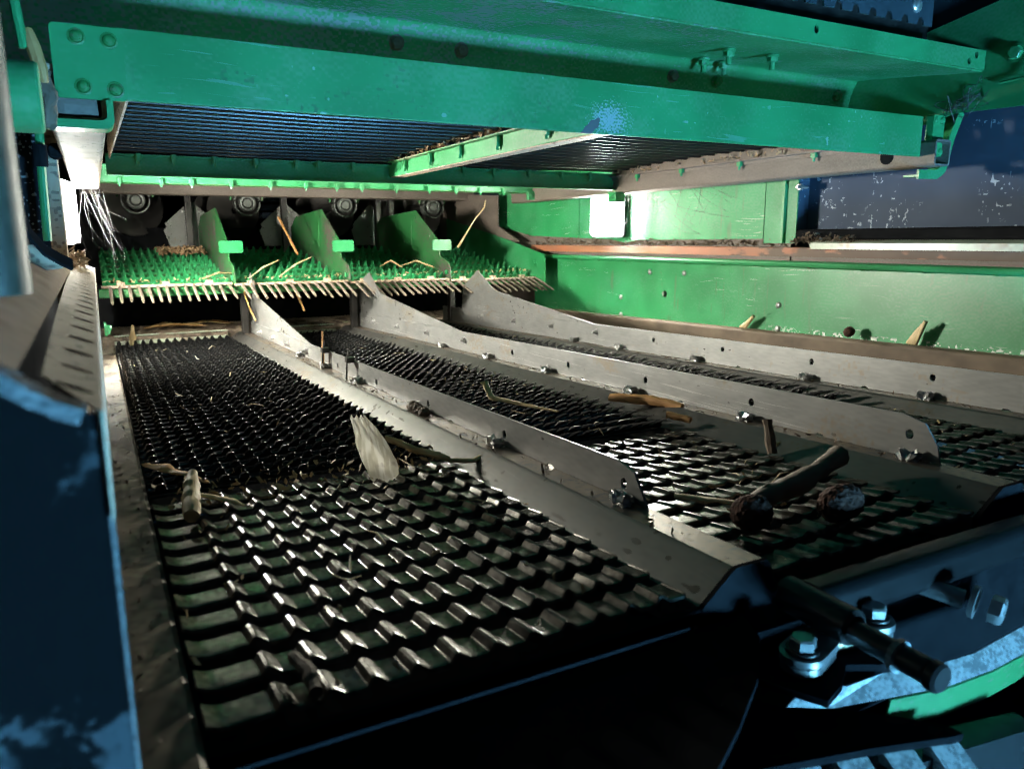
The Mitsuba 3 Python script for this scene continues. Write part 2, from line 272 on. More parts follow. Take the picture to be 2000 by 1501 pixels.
part(bw, 'bolt', cat_([hexnut((1.5, 1.328, .367), (-1, 0, 0), .009, .008), cyl((1.52, 1.328, .367), (1.485, 1.328, .367), .004)]), 'm_zinc')
one('rubber_strip', rough(prism(rrect(1.50, 1.547, .243, .268, .008), 'y', .35, 1.36), .001, 30), 'm_black', 'black rubber strip between the blue panel and the pale ledge', 'seal')
one('pale_ledge', prism(sg.Polygon([(1.475, .222), (1.475, .236), (1.50, .243), (1.55, .243), (1.55, .222)]), 'y', .35, 1.27), 'm_pale_paint', 'pale glossy ledge below the black rubber strip at the right', 'ledge')
# ------------------------------------------------------------------ sieve: four sections of black comb louvers and corrugated louvers
SEC = [(.0285, .357), (.438, .708), (.795, 1.064), (1.132, 1.455)]
RAILS = [(.36, .392, .417, .058, .545), (.71, .748, .773, .070, .500), (1.066, 1.085, 1.110, .0744, .44)]
def comb_row(x0, x1, pitch=.0215, seed=0):
    """one black louver: a slat with rounded fingers leaning to the rear."""
    L = np.array([0, -.0225, .0240]); L = L/np.linalg.norm(L); N = np.array([0, .73, .684])
    n = max(3, round((x1-x0)/pitch)); p = (x1-x0)/n; xs, hs = [], []
    prof = [(0, .0062), (.18, .0064), (.25, .0090), (.30, .018), (.36, .0262), (.43, .0300), (.5, .0310), (.57, .0300), (.64, .0262), (.70, .018), (.75, .0090), (.82, .0064)]
    g = np.random.default_rng(seed)
    for i in range(n):
        k, dx = 1+g.normal(0, .07)-(.35 if g.random() < .03 else 0), g.normal(0, .035)
        for a, h in prof: xs.append(x0+(i+a+(dx if h > .012 else 0))*p); hs.append(.0062+(h-.0062)*k)
    xs.append(x1); hs.append(.0062); xs, hs = np.array(xs), np.array(hs)
    def line(f, off, bend=0):
        q = np.zeros((len(xs), 3)); q[:, 0] = xs; q += (hs*f)[:, None]*L+off
        q[:, 1] -= bend*np.maximum(hs*f-.016, 0)*.7; q[:, 2] -= bend*np.maximum(hs*f-.016, 0)*.3; return q
    o = N*.0013
    rows = [line(0, -o), line(.55, -o, 1), line(1, -o*.6, 1), line(1, o*.6, 1), line(.55, o, 1), line(0, o), ]
    V = np.vstack(rows); m = len(xs); f = []
    for r in range(5):
        for j in range(m-1):
            a, b = r*m+j, r*m+j+1; f += [(a, b, b+m), (a, b+m, a+m)]
    return trimesh.Trimesh(V, np.array(f), process=False)
def corr_row(x0, x1, pitch=.0255, left_cup=.040, hk=1.):
    """one corrugated louver of the tail sieve: flats and raised ribs, its lip lifted to the rear."""
    xs, hs = [x0, x0+.006, x0+.012, x0+left_cup-.006], [.004, .0012, 0, .001]; x = x0+left_cup-.004
    n = max(2, round((x1-x)/pitch)); p = (x1-x)/n
    for i in range(n):
        for a, h in ((0, .0008), (.10, .0050), (.16, .0056), (.22, .0050), (.45, .0006), (.55, 0), (.95, 0)): xs.append(x+(i+a)*p); hs.append(h*hk)
    xs.append(x1); hs.append(.0015); xs, hs = np.array(xs), np.array(hs)
    st = [(.0005, -.0030, .55), (-.002, .0012, .95), (-.014, .0022, 1.), (-.0265, .0034, 1.), (-.0285, .0030, 1.), (-.0292, .0012, 1.)]
    G = np.array([[(x, y, z+h*k) for x, h in zip(xs, hs)] for y, z, k in st])
    return sheet(G, .0014)
ORD = ['leftmost', 'second from left', 'third from left', 'rightmost']
SPLIT = [.845, .815, .80, .80]
for i, (x0, x1) in enumerate(SEC):
    t = thing('comb_sieve', f'black finger sieve section, {ORD[i]} of the four, behind the corrugated louvers', 'sieve', 'black finger sieve sections')
    bases = [ply(tilt(comb_row(x0, x1, seed=10*i+k)), 'm_comb_black', 40) for k in range(4)]
    ys = np.arange(SPLIT[i]+.045, 2.585, .0345)
    wires = []
    for y in ys:
        part(t, 'louver', {**bases[int(RNG.integers(0, 4))], 'to_world': T().translate([0, float(y+RNG.normal(0, .0009)), float(-K*y+(.005 if i == 2 else 0))]).rotate([1, 0, 0], float(RNG.normal(0, 2.2)))}, None)
        wires.append(cyl((x0, y+.008, -K*y-.006), (x1, y+.008, -K*y-.006), .0018, 6))
    part(t, 'wire_set', cat_(wires), 'm_comb_black', kind='stuff')
    part(t, 'end_bar', tilt(rbox(x0-.003, x1+.003, SPLIT[i], SPLIT[i]+.010, -.02, -.002, 'x', .002)), 'm_comb_black')
    part(t, 'front_bar', tilt(rbox(x0, x1, 2.600, 2.612, -.01, .014, 'x', .003)), 'm_pale_paint')
    part(t, 'front_sill', tilt(rbox(x0, x1, 2.613, 2.63, -.01, .024, 'x', .003)), 'm_dusty_steel')
    part(t, 'sill_edge', tilt(rbox(x0, x1, 2.6125, 2.6165, .0265, .0315, 'x', .0015)), 'm_pale_paint')
    tabs = [tilt(prism(rrect(x+.006, x+.024, -.012, .004, .006), 'y', 2.594, 2.599)) for x in np.arange(x0, x1-.02, .033)]
    for tb in tabs: part(t, 'tab', tb, 'm_pale_paint')
    q = thing('louver_sieve', f'worn metal corrugated louver section, {ORD[i]} of the four, nearest the rear edge', 'sieve', 'corrugated louver sections')
    rowms = [ply(tilt(rough(corr_row(x0, x1, hk=1. if i == 0 else .55), .0009, 45, 7*i+k)), 'm_louver', 20) for k in range(4)]
    yy = np.linspace(SPLIT[i]-.006, .427, 11)
    for k, y in enumerate(yy):
        part(q, 'louver', {**rowms[int(RNG.integers(0, 4))], 'to_world': T().translate([0, float(y+RNG.normal(0, .0006)), float(-K*y)]).rotate([1, 0, 0], float(RNG.normal(0, 1.3))).rotate([0, 0, 1], float(RNG.normal(0, .12)))}, None)
# sieve frame with its side rail, and the dark box under the louvers
su = thing('sieve_frame', 'long dusty steel frame rail along the left edge of the sieve', 'frame')
part(su, 'rear_plate', box(.03, 1.46, .392, .397, -.16, -.022), 'm_black')
part(su, 'under_pan', box(.03, 1.46, .40, 2.6, -.17, -.165), 'm_black')
part(su, 'rear_lip', tilt(rbox(.028, .44, .383, .391, -.014, -.002, 'x', .0025)), 'm_black')
side = sg.Polygon([(-.030, -.03), (-.030, -.002), (-.028, .001), (-.0155, .001), (-.0135, -.003), (-.0105, -.003), (-.0085, .0018), (.0225, .0018), (.026, -.001), (.0265, -.03)])
m = prism(side, 'y', .33, 2.65)
part(su, 'side_rail', tilt(m), 'm_dusty_steel', 30)
part(su, 'side_wall', tilt(box(-.034, -.0305, .45, 2.65, -.15, .03)), 'm_dusty_steel')
part(su, 'front_ledge', tilt(prism(sg.Polygon([(2.632, -.02), (2.632, .028), (2.74, .046), (2.76, .046), (2.76, -.02)]), 'x', -.02, 1.45)), 'm_dusty_steel')
part(su, 'front_plate', box(-.03, 1.48, 2.84, 2.845, -.2, .11), 'm_black')
# ------------------------------------------------------------------ dividers
HOLES = [[(.556, .024), (.797, .017), (1.041, .009), (1.283, .003), (1.529, -.003)], [(.513, .036), (.747, .028), (.979, .022), (1.213, .014), (1.438, .009)], [(.47, .045), (.708, .038), (.935, .031), (1.158, .026), (1.38, .02)]]
CLIPS = [[.545, .804, 1.072, 1.366, 1.60, 1.83], [.505, .747, 1.005, 1.278, 1.537, 1.80], [.48, .711, .939, 1.227, 1.499, 1.704]]
BOLTS = [[2.36, 2.17, 1.98, 1.79], [2.37, 2.15, 1.917, 1.68], [2.272, 2.048, 1.828, 1.609]]
TRI = [[(2.512, .151), (2.40, .080), (1.75, .010), (1.75, -.02), (2.62, -.03), (2.70, .035)],
       [(2.424, .145), (2.32, .084), (1.68, .024), (1.70, -.02), (2.55, -.03), (2.60, .085)],
       [(2.314, .148), (2.19, .088), (1.60, .031), (1.62, -.02), (2.45, -.03), (2.43, .088)]]
NM = ['nearest', 'middle', 'farthest']
def crumple_clip(x, y, z, seed):
    r = np.random.default_rng(seed); m = trimesh.creation.box(extents=(.012, .020, .010)).subdivide().subdivide(); v = np.array(m.vertices)
    v += r.normal(0, .0016, v.shape); v[:, 2] += np.where(np.abs(v[:, 1]) < .004, -.004, .001); v += (x, y, z); m.vertices = v; return m
for i, (xb, xr, xp, hp, yr) in enumerate(RAILS):
    t = thing('sieve_divider', f'grey galvanised divider plate on a rail, {NM[i]} of three, between the sieve sections', 'divider', 'long divider plates between the sieve sections')
    rail = sg.Polygon([(xb, -.03), (xb, -.002), (xr-.004, .0205), (xr, .0225), (xp+.0045, .0225), (xp+.007, .020), (xp+.017, .0), (xp+.019, -.03)])
    part(t, 'rail', tilt(prism(rail, 'y', .388 if i == 0 else .40, 2.62)), 'm_rail', 25)
    part(t, 'added_dark_cap', tilt(prism(rail.buffer(.0004), 'y', .383 if i == 0 else .395, .3875 if i == 0 else .3995)), 'm_black')  # black cap added so that the lit rail end stays dark
    out = sg.Polygon([(2.60, -K*2.6+hp), (yr+.022, -K*yr+hp), (yr-.004, -K*yr+hp-.006), (yr-.020, -K*yr+hp-.028), (yr-.024, -K*yr+.0235), (2.60, -K*2.6+.0235)])
    for y, z in HOLES[i]: out = out.difference(affinity.scale(sg.Point(y, z).buffer(.0048, quad_segs=5), 1, 1.15))
    for y in CLIPS[i][:4]: out = out.difference(affinity.scale(sg.Point(y-.115, -K*y+.0255).buffer(.006, quad_segs=5), 1.2, .55))
    part(t, 'plate', prism(out, 'x', xp, xp+.0025), 'm_galvanised')
    part(t, 'front_plate', prism(sg.Polygon(TRI[i]), 'x', xp+.004, xp+.0065), 'm_galvanised')
    for k, y in enumerate(CLIPS[i]): part(t, 'clip', crumple_clip(xp-.010, y, -K*y+.027, 50*i+k), 'm_zinc', False)
    for y in BOLTS[i]:
        z = -K*y+hp-.020
        part(t, 'bolt', cat_([lathe([(.0001, 0), (.0085, 0), (.0085, .0015), (.0001, .0015)], (xp, y, z), (-1, 0, 0), 14), hexnut((xp-.0015, y, z), (-1, 0, 0), .0065, .005), cyl((xp-.006, y, z), (xp-.013, y, z), .0032, 8)]), 'm_zinc')
for k, (y, z) in enumerate([(1.60, .030), (1.42, .034)]):   # two bent strap ties hooked on the nearest plate
    one('strap_tie', cat_([tube([(.410, y, z+.012), (.404, y-.004, z-.01), (.401, y-.006, z-.045), (.398, y-.01, z-.075)], .0028, 6, .5), box(.402, .4165, y-.012, y+.004, z-.014, z-.004)]), 'm_steel_dark', ['dark wire tie hanging down the nearest divider plate, under the upright straw', 'dark wire tie hanging down the nearest divider plate, second from the front'][k], 'wire tie')
# ------------------------------------------------------------------ finger combs at the front of the sieve
FB = 2.49
for i in range(4):
    a, b = .008+i*.361, .008+(i+1)*.361-.006
    t = thing('finger_comb', f'dusty tan rake of steel fingers, {ORD[i]} of the four, before the pan', 'finger rake', 'finger rakes over the sieve front')
    zz = .1215-.004*i
    part(t, 'bar', rbox(a, b, FB-.012, FB+.012, zz-.006, zz+.002, 'x', .002), 'm_tan')
    n = 14
    for k in range(n):
        x = a+.022+(b-a-.034)*k/(n-1); j, jz = RNG.normal(0, .0016), RNG.normal(0, .0022)
        part(t, 'finger', tube([(x, FB+.004, zz-.002), (x+j*.4, FB-.03, zz-.008+jz*.3), (x+j, FB-.125, zz-.036+jz), (x+j, FB-.136+RNG.normal(0, .007), zz-.0395+jz)], [.0052, .0048, .0042, .003], 8), 'm_finger')
    for x in (a+.05, a+.17, a+.29): part(t, 'bolt', rbox(x-.011, x+.011, FB-.006, FB+.010, zz+.0025, zz+.010, 'z', .003), 'm_tan')
one('pan_front_bar', rbox(0., 1.46, FB-.004, FB+.02, .088, .1135, 'x', .003), 'm_green_dirty', 'dark green bar under the tan finger rakes', 'bar')
for x in (.40, .755, 1.115):
    one('bracket_post', rbox(x-.010, x+.010, FB+.03, FB+.06, -.05, .088, 'z', .003), 'm_steel_dark', {.40: 'dark upright bracket under the rakes beside the nearest divider', .755: 'dark upright bracket under the rakes beside the middle divider', 1.115: 'dark upright bracket under the rakes beside the farthest divider'}[x], 'bracket')
one('green_clip', cat_([rbox(.004, .010, 2.30, 2.36, .0, .032, 'x', .003), cyl((.01, 2.33, .018), (.022, 2.33, .018), .008, 6), box(.0105, .018, 2.305, 2.315, .004, .028)]), 'm_green', 'small green clip bolted at the left end below the rakes', 'clip')
# ------------------------------------------------------------------ green grain pan
def pan_row(x0, x1, pitch=.0262):
    n = round((x1-x0)/pitch); p = (x1-x0)/n; xs, hs = [], []
    for k in range(n):
        for a, h in ((0, .007), (.17, .0072), (.25, .010), (.30, .020), (.36, .0275), (.43, .0305), (.5, .0312), (.57, .0305), (.64, .0275), (.70, .020), (.75, .010), (.83, .0072)): xs.append(x0+(k+a)*p); hs.append(h)
    xs.append(x1); hs.append(.007); xs, hs = np.array(xs), np.array(hs)
    G = np.array([[(x, -.40*h*f-(.012*max(0, h*f-.02)/.02), h*f) for x, h in zip(xs, hs)] for f in (0, .4, .75, 1)])
    return sheet(G, .004)
for i in range(4):
    x0, x1 = [(.012, .366), (.376, .726), (.736, 1.086), (1.096, 1.432)][i]
    t = thing('grain_pan', f'green stepped grain pan with rows of rounded teeth, {ORD[i]} of the four', 'grain pan', 'green toothed grain pan sections')
    G = [[(x, 2.50+.065*(k/2),   .098+.0090*(k/2)) for x in (x0, x1)] for k in range(0, 26)]
    part(t, 'sheet', sheet(G, .003), 'm_green_dirty')
    base = ply(pan_row(x0, x1), 'm_green', 40)
    for k in range(8):
        y = 2.53+.092*k; part(t, 'tooth_row', {**base, 'to_world': T().translate([0, y, .1035+.0128*k])}, None)
PD = [(2.48, .10), (2.485, .150), (2.50, .170), (2.575, .19), (2.585, .245), (2.80, .357), (3.20, .342), (3.30, .30), (3.30, .19)]
for i, x in enumerate((.37, .73, 1.09)):
    t = thing('pan_divider', f'green pan divider plate with a folded tab, {["leftmost", "middle", "rightmost"][i]} of the three', 'divider', 'green pan divider plates')
    P = sg.Polygon(PD).buffer(.006, quad_segs=3).buffer(-.006)
    for y, z in ((2.66, .262), (2.80, .33), (2.84, .318), (3.02, .31), (2.93, .24), (2.99, .225)): P = P.difference(affinity.scale(sg.Point(y, z).buffer(.005, quad_segs=4), .8, 1.4))
    P = P.difference(affinity.rotate(rrect(2.845, 2.853, .225, .305, .003), 4))
    part(t, 'plate', prism(P, 'x', x, x+.004), 'm_pan_divider')
    part(t, 'tab', prism(rrect(x-.026, x+.046, .210, .248, .007), 'y', 2.572, 2.577), 'm_green')
    part(t, 'tab_web', box(x+.0045, x+.018, 2.5775, 2.60, .212, .246), 'm_green')
    part(t, 'nut', cat_([hexnut((x+.004, 2.51, .135), (1, 0, 0), .009, .008), hexnut((x, 2.51, .135), (-1, 0, 0), .009, .006), cyl((x+.01, 2.51, .135), (x+.02, 2.51, .135), .004, 8)]), 'm_green')
rp = thing('pan_end_plate', 'green end plate closing the grain pan at the right wall', 'plate')
part(rp, 'plate', prism(sg.Polygon([(2.414, .09), (2.42, .193), (2.70, .245), (3.3, .34), (3.3, .15)]), 'x', 1.436, 1.440), 'm_green')
part(rp, 'bolt', cat_([lathe([(.012, 0), (.012, .002), (.0001, .002)], (1.436, 2.49, .165), (-1, 0, 0), 12), hexnut((1.434, 2.49, .165), (-1, 0, 0), .008, .006)]), 'm_green')
# ------------------------------------------------------------------ augers and bearings at the back
one('auger_support_beam', rbox(-.02, 1.47, 3.08, 3.14, .412, .462, 'x', .006), 'm_brown_grime', 'grimy brown cross beam that carries the four auger bearings', 'beam')
BX = [(.148, .394), (.536, .389), (.92, .387), (1.308, .386)]
def auger(cx, cz, ph):
    n = 90; G = []
    for k in range(n+1):
        a = ph+k/n*2*math.pi*2.6; y = 3.30+k/n*.70
        G.append([(cx+r*math.cos(a), y, cz+r*math.sin(a)) for r in (.018, .05, .085, .108, .115)])
    return sheet(G, .004)
for i, (x, z) in enumerate(BX):
    t = thing('auger', f'dark steel screw auger, {ORD[i]} of the four, under the cross beam', 'auger', 'screw augers at the back')
    part(t, 'shaft', cyl((x, 3.19, z), (x, 4.15, z), .018, 20), 'm_steel_dark')
    part(t, 'flight', auger(x, z-.012, (2.3, .4, 3.6, 5.2)[i]), 'm_auger' if 'm_auger' in scene else 'm_steel_dark', True)
    h = thing('bearing_hanger', f'round bearing in a strap hanger, {ORD[i]} of the four, under the brown beam', 'bearing', 'bearing hangers under the brown beam')
    part(h, 'strap', cat_([box(x-.072, x+.072, 3.135, 3.185, z+.034, z+.039)] + [sheet([[(x+.046*math.cos(a), y, z+.046*math.sin(a)) for y in (3.14, 3.18)] for a in np.linspace(-math.pi-.1, .1, 22)], .004)]
        + [sheet([[(x+s*.046, y, z+.012) for y in (3.14, 3.18)], [(x+s*.040, y, z+.034) for y in (3.14, 3.18)]], .005) for s in (-1, 1)]), 'm_dull_zinc')
    part(h, 'ring', lathe([(.0195, .0), (.021, -.006), (.027, -.007), (.032, -.002), (.032, .04)], (x, 3.145, z), (0, 1, 0), 28), 'm_dull_zinc')
    part(h, 'shaft_end', lathe([(.0001, -.022), (.015, -.022), (.0175, -.019), (.0175, .05)], (x, 3.16, z), (0, 1, 0), 22), 'm_dull_zinc')
    for s in (-1, 1): part(h, 'bolt', cat_([hexnut((x+s*.058, 3.16, z+.034), (0, 0, -1), .009, .010), cyl((x+s*.058, 3.16, z+.03), (x+s*.058, 3.16, z+.012), .004, 8)]), 'm_green_dirty')
GUS = [[(.70, .362), (.773, .330), (.765, .235), (.625, .235), (.628, .30)]]
def gusset(cx, label, s=1.):
    t = thing('gusset_plate', label, 'plate')
    P = sg.Polygon([(cx+a*s, z) for a, z in ((0, .402), (.085, .325), (.085, .225), (-.085, .225), (-.105, .29))])
    part(t, 'plate', prism(P, 'y', 3.34, 3.344), 'm_galvanised')
    for sx in (-1, 1):
        q = sg.Polygon([(cx+sx*.002, .402), (cx+sx*.002, .372), (cx+sx*.088*s, .292), (cx+sx*.10*s, .315)])
        part(t, 'flange', prism(q, 'y', 3.333, 3.337), 'm_galvanised')
        part(t, 'bolt', dome((cx+sx*.030, 3.333, .362), (0, -1, 0), .006, .003), 'm_zinc')
gusset(.352, 'dull gusset plate between the first and second augers from the left')
gusset(.715, 'bluish grey peaked gusset plate between the second and third augers')
gusset(1.085, 'narrow pale gusset plate between the third and fourth augers', .8)
tw = thing('trough_wall', 'dark back wall of the auger troughs with uprights', 'wall')
part(tw, 'wall', box(-.05, 1.49, 3.42, 3.425, .1, .30), 'm_black')
for x in (.335, .70, 1.10, 1.16): part(tw, 'upright', rbox(x-.012, x+.012, 3.26, 3.29, .2, .43, 'z', .003), 'm_steel_dark')
for k in range(3): part(tw, 'blue_pipe', tube([(.52, 3.62, .43-.035*k), (.62, 3.60, .425-.035*k), (.76, 3.62, .43-.035*k)], .014, 10), 'm_blue')
one('dark_end_sheet', prism(sg.Polygon([(2.62, .24), (2.80, .30), (2.80, .42), (3.4, .46), (3.4, .2)]), 'x', 1.444, 1.447), 'm_brown_grime', 'dark brown sheet at the right end of the augers', 'sheet')
# ------------------------------------------------------------------ overhead: rods, bars, tubes
def rods(x0, x1, label):
    t = thing('rod_grate', label, 'grate', 'rod grates overhead')
    for k in range(18):
        y = 1.06+.0505*k; z = .4405+.012*math.sin(k/18*math.pi)
        part(t, 'rod', tube([(x0, y, z+.003), ((x0+x1)/2, y, z), (x1, y, z+.003)], .0045, 10), 'm_rod')
    return t
rods(.052, .686, 'black rod grate overhead, left of the green mid bar')
rods(.708, 1.392, 'black rod grate overhead, right of the green mid bar')
one('grate_side_plate', prism(sg.Polygon([(.99, .402), (.99, .462), (1.93, .462), (1.93, .425)]), 'x', .046, .049), 'm_tan', 'tan side plate at the left end of the rod grate', 'plate')
def clip_mesh(x, y, z): return cat_([rbox(x-.0055, x+.0055, y-.011, y-.0005, z-.010, z+.006, 'z', .002), cyl((x, y-.006, z-.009), (x, y-.006, z-.017), .0028, 6)])
ub = thing('grate_cross_bar', 'bright green cross bar with clips at the far end of the rod grates', 'bar')
part(ub, 'web', rbox(.04, 1.40, 1.95, 1.956, .392, .436, 'x', .002), 'm_green')
part(ub, 'ledge', prism(sg.Polygon([(1.930, .4335), (1.9495, .4335), (1.9495, .437), (1.930, .437)]), 'x', .04, 1.40), 'm_pale_green' if 'm_pale_green' in scene else 'm_green')
part(ub, 'lower_ledge', prism(sg.Polygon([(1.936, .3915), (1.9495, .3915), (1.9495, .395), (1.936, .395)]), 'x', .04, 1.40), 'm_green')
for x in np.r_[np.arange(.10, .66, .082), np.arange(.78, 1.40, .105)]: part(ub, 'clip', clip_mesh(x+RNG.normal(0, .008), 1.930, .432), 'm_green')
lb = thing('lower_cross_bar', 'second green cross bar with small clips, below and behind the first', 'bar')
part(lb, 'web', rbox(.03, 1.40, 2.44, 2.446, .410, .458, 'x', .002), 'm_green')
for x in np.arange(.09, 1.36, .10): part(lb, 'clip', clip_mesh(x+RNG.normal(0, .012), 2.4395, .415), 'm_green')
part(lb, 'end_block', cat_([rbox(1.37, 1.412, 2.425, 2.438, .385, .415, 'z', .003), dome((1.385, 2.425, .40), (0, -1, 0), .006, .004)]), 'm_green')
part(lb, 'bottom_flange', box(.03, 1.40, 2.4465, 2.50, .409, .412), 'm_green_dirty')
mb = thing('mid_bar', 'green lengthwise bar with a pale bottom flange between the rod grates', 'bar')
part(mb, 'web', prism(sg.Polygon([(1.0, .408), (1.0, .442), (1.925, .442), (1.975, .408)]), 'x', .6905, .694), 'm_green')
part(mb, 'flange', box(.6943, .722, 1.0, 1.965, .4065, .4095), 'm_tan')
part(mb, 'top_lip', box(.676, .690, 1.0, 1.925, .4395, .4425), 'm_green_dirty')
for y in (1.15, 1.33, 1.50, 1.66, 1.82): part(mb, 'clip', cat_([rbox(.682, .690, y-.006, y+.006, .420, .439, 'y', .002), cyl((.685, y, .422), (.685, y, .414), .003, 6)]), 'm_green')
def tube_box(x0, x1, z0, z1, y0, y1, t=.004):
    p = rrect(x0, x1, z0, z1, .007).difference(rrect(x0+t, x1-t, z0+t, z1-t, .004)); return prism(p, 'y', y0, y1)
rt = thing('right_tube', 'brown dusty lengthwise square tube under the right end of the big green beam', 'tube')
part(rt, 'tube', tube_box(1.398, 1.444, .380, .428, .93, 2.6), 'm_brown_grime')
part(rt, 'top_flange', box(1.380, 1.40, 1.0, 1.95, .4285, .4315), 'm_brown_grime')
part(rt, 'inner_plate', box(1.3925, 1.395, 1.06, 1.95, .42, .456), 'm_brown_grime')
part(rt, 'hole', lathe([(.0145, 0), (.0145, .0012), (.0001, .0012)], (1.398, 1.03, .404), (-1, 0, 0), 18), 'm_black')
for y in (1.2, 1.42, 1.63, 1.82): part(rt, 'clip', cat_([box(1.384, 1.392, y-.006, y+.006, .418, .428), cyl((1.388, y, .42), (1.388, y, .41), .003, 6)]), 'm_green')
part(rt, 'end_bracket', cat_([rbox(1.375, 1.41, 1.905, 1.945, .355, .384, 'z', .004), dome((1.375, 1.92, .37), (-1, 0, 0), .005, .004)]), 'm_green')
lt = thing('left_tube', 'tan lengthwise square tube hanging behind the left end of the green beam', 'tube')
part(lt, 'tube', tube_box(-.031, .026, .374, .43, .962, 2.18, .005), 'm_tan')
part(lt, 'packed_dirt', rough(trimesh.creation.box(extents=(.040, .03, .040)).subdivide().subdivide().apply_translation((-.003, .978, .402)), .004, 90), 'm_chaff_dark' if 'm_chaff_dark' in scene else 'm_brown_grime', False, label='dark packed dirt filling the open tube end')
part(lt, 'collar', prism(rrect(-.038, .032, .366, .44, .010).difference(rrect(-.0305, .0255, .3745, .43, .006)).intersection(sg.box(-.1, .3, .1, .3955)), 'y', .948, .985), 'm_green')
# big green beam
bm = thing('cross_beam', 'large green painted cross beam spanning the picture below the hood', 'beam')
m = prism(sg.Polygon([(.96, .3985), (.966, .3985), (.966, .472), (.96, .472)]).buffer(-.0015).buffer(.0015, quad_segs=3), 'x', .0, 1.398)
part(bm, 'box_section', m, 'm_beam')
ep = part(bm, 'end_plate', prism(rrect(-.020, .047, .3965, .4695, .005), 'y', .9555, .9595), 'm_green')
for x, z in ((.004, .4575), (.034, .4565), (.006, .4085), (.036, .4075)):
    part(ep, 'bolt', lathe([(.0085, 0), (.0085, .0008), (.0068, .0012), (.006, .0004), (.0055, .0025), (.003, .0042), (.0001, .0044)], (x, .9555, z), (0, -1, 0), 18), 'm_green_dirty')
br = part(bm, 'end_bracket', prism(rrect(1.408, 1.441, .3985, .4735, .003), 'y', .945, .960), 'm_green')
for x, z in ((1.416, .464), (1.434, .464), (1.416, .407), (1.434, .407)): part(br, 'bolt', dome((x, .945, z), (0, -1, 0), .0065, .004, 14), 'm_green')
sp = np.array([(1.500, .485), (1.478, .440), (1.468, .410), (1.466, .392), (1.458, .376), (1.440, .3665), (1.386, .3655)])
part(bm, 'strap', prism(sg.LineString(sp).buffer(.0085, cap_style=2, quad_segs=4), 'y', .950, .955), 'm_green')
part(bm, 'strap_edge', sheet([[(x, y, z) for y in (.9555, .985)] for x, z in sp+np.array([.004, -.002])], .004), 'm_green')
# ------------------------------------------------------------------ hood above the beam
hd = thing('hood_pan', 'green folded hood pan with a dusty crease above the big beam', 'hood')
cs = [(.886, .5425), (1.0, .556), (1.11, .5685), (1.143, .5715), (1.150, .570), (1.157, .560), (1.166, .535), (1.172, .505), (1.18, .44)]
part(hd, 'pan', sheet([[(x, y, z) for x in (-.12, 1.0, 1.5)] for y, z in cs], .003), 'm_hood', 50)
fp = sg.box(-.1, .5425, 1.442, .576)
for x, z in ((1.395, .554), (1.415, .566), (1.005, .562), (.5, .56)): fp = fp.difference(affinity.scale(sg.Point(x, z).buffer(.0052, quad_segs=5), .9, 1.15))
part(hd, 'flange', prism(fp, 'y', .880, .884), 'm_green')
for x, y, dirty in ((1.0, 1.124, 1), (1.053, 1.128, 1), (.952, 1.01, 0), (1.047, 1.006, 0)):
    z = .553 + (y-1)*.11
    part(hd, 'bolt', rough(cat_([lathe([(.0001, 0), (.011, 0), (.011, -.003), (.009, -.004)], (x, y, z), (0, 0, 1), 16), hexnut((x, y, z-.003), (0, 0, -1), .0095, .009), cyl((x, y, z-.010), (x, y, z-.024), .0048, 10)]), .0006, 200), 'm_hood' if dirty else 'm_green')
for x in (.43, .537, .961, 1.067, 1.40): part(hd, 'bolt', rough(cat_([lathe([(.012, 0), (.012, .003), (.0001, .003)], (x, 1.164, .541), (0, -1, -.25), 14), hexnut((x, 1.162, .5405), (0, -1, -.25), .0095, .009)]), .0012, 160), 'm_brown_grime' if x < 1 else 'm_green_dirty')
sp_ = thing('hood_side_plate', 'green side plate closing the hood at the right', 'plate')
part(sp_, 'plate', prism(sg.Polygon([(.2, .455), (.93, .476), (1.19, .42), (1.19, .60), (.85, .66), (.2, .70)]), 'x', 1.445, 1.449), 'm_green')
part(sp_, 'bolt', cat_([lathe([(.016, 0), (.016, .003), (.0001, .003)], (1.445, .826, .562), (-1, 0, 0), 18), hexnut((1.442, .826, .562), (-1, 0, 0), .012, .010)]), 'm_green')
part(sp_, 'hook', tube([(1.442, .80, .565), (1.438, .795, .54), (1.438, .806, .518), (1.440, .85, .516)], .0025, 6), 'm_green')
one('hood_gap_shade', box(-.3, 1.55, 1.0, 1.004, .60, .84), 'm_steel_dark', 'dark sheet put in for the shaded gap above the hood flange', 'sheet')  # dark sheet stands where the gap behind the flange lies in shade
tp = sg.box(.62, .548, 1.10, .70)
for x in np.arange(.66, 1.09, .0345): tp = tp.difference(affinity.scale(sg.Point(x, .548).buffer(.008), .9, 1.3))
nt = thing('notched_plate', 'dark blue notched plate at the top right above the hood flange', 'plate')
part(nt, 'plate', prism(tp, 'y', .755, .758), 'm_navy')
part(nt, 'rivet', dome((1.062, .755, .572), (0, -1, 0), .010, .005), 'm_zinc')
one('upper_side_sheet', box(1.458, 1.462, .2, 1.2, .5, .84), 'm_navy', 'dark blue sheet in the upper right corner beside the notched plate', 'sheet')
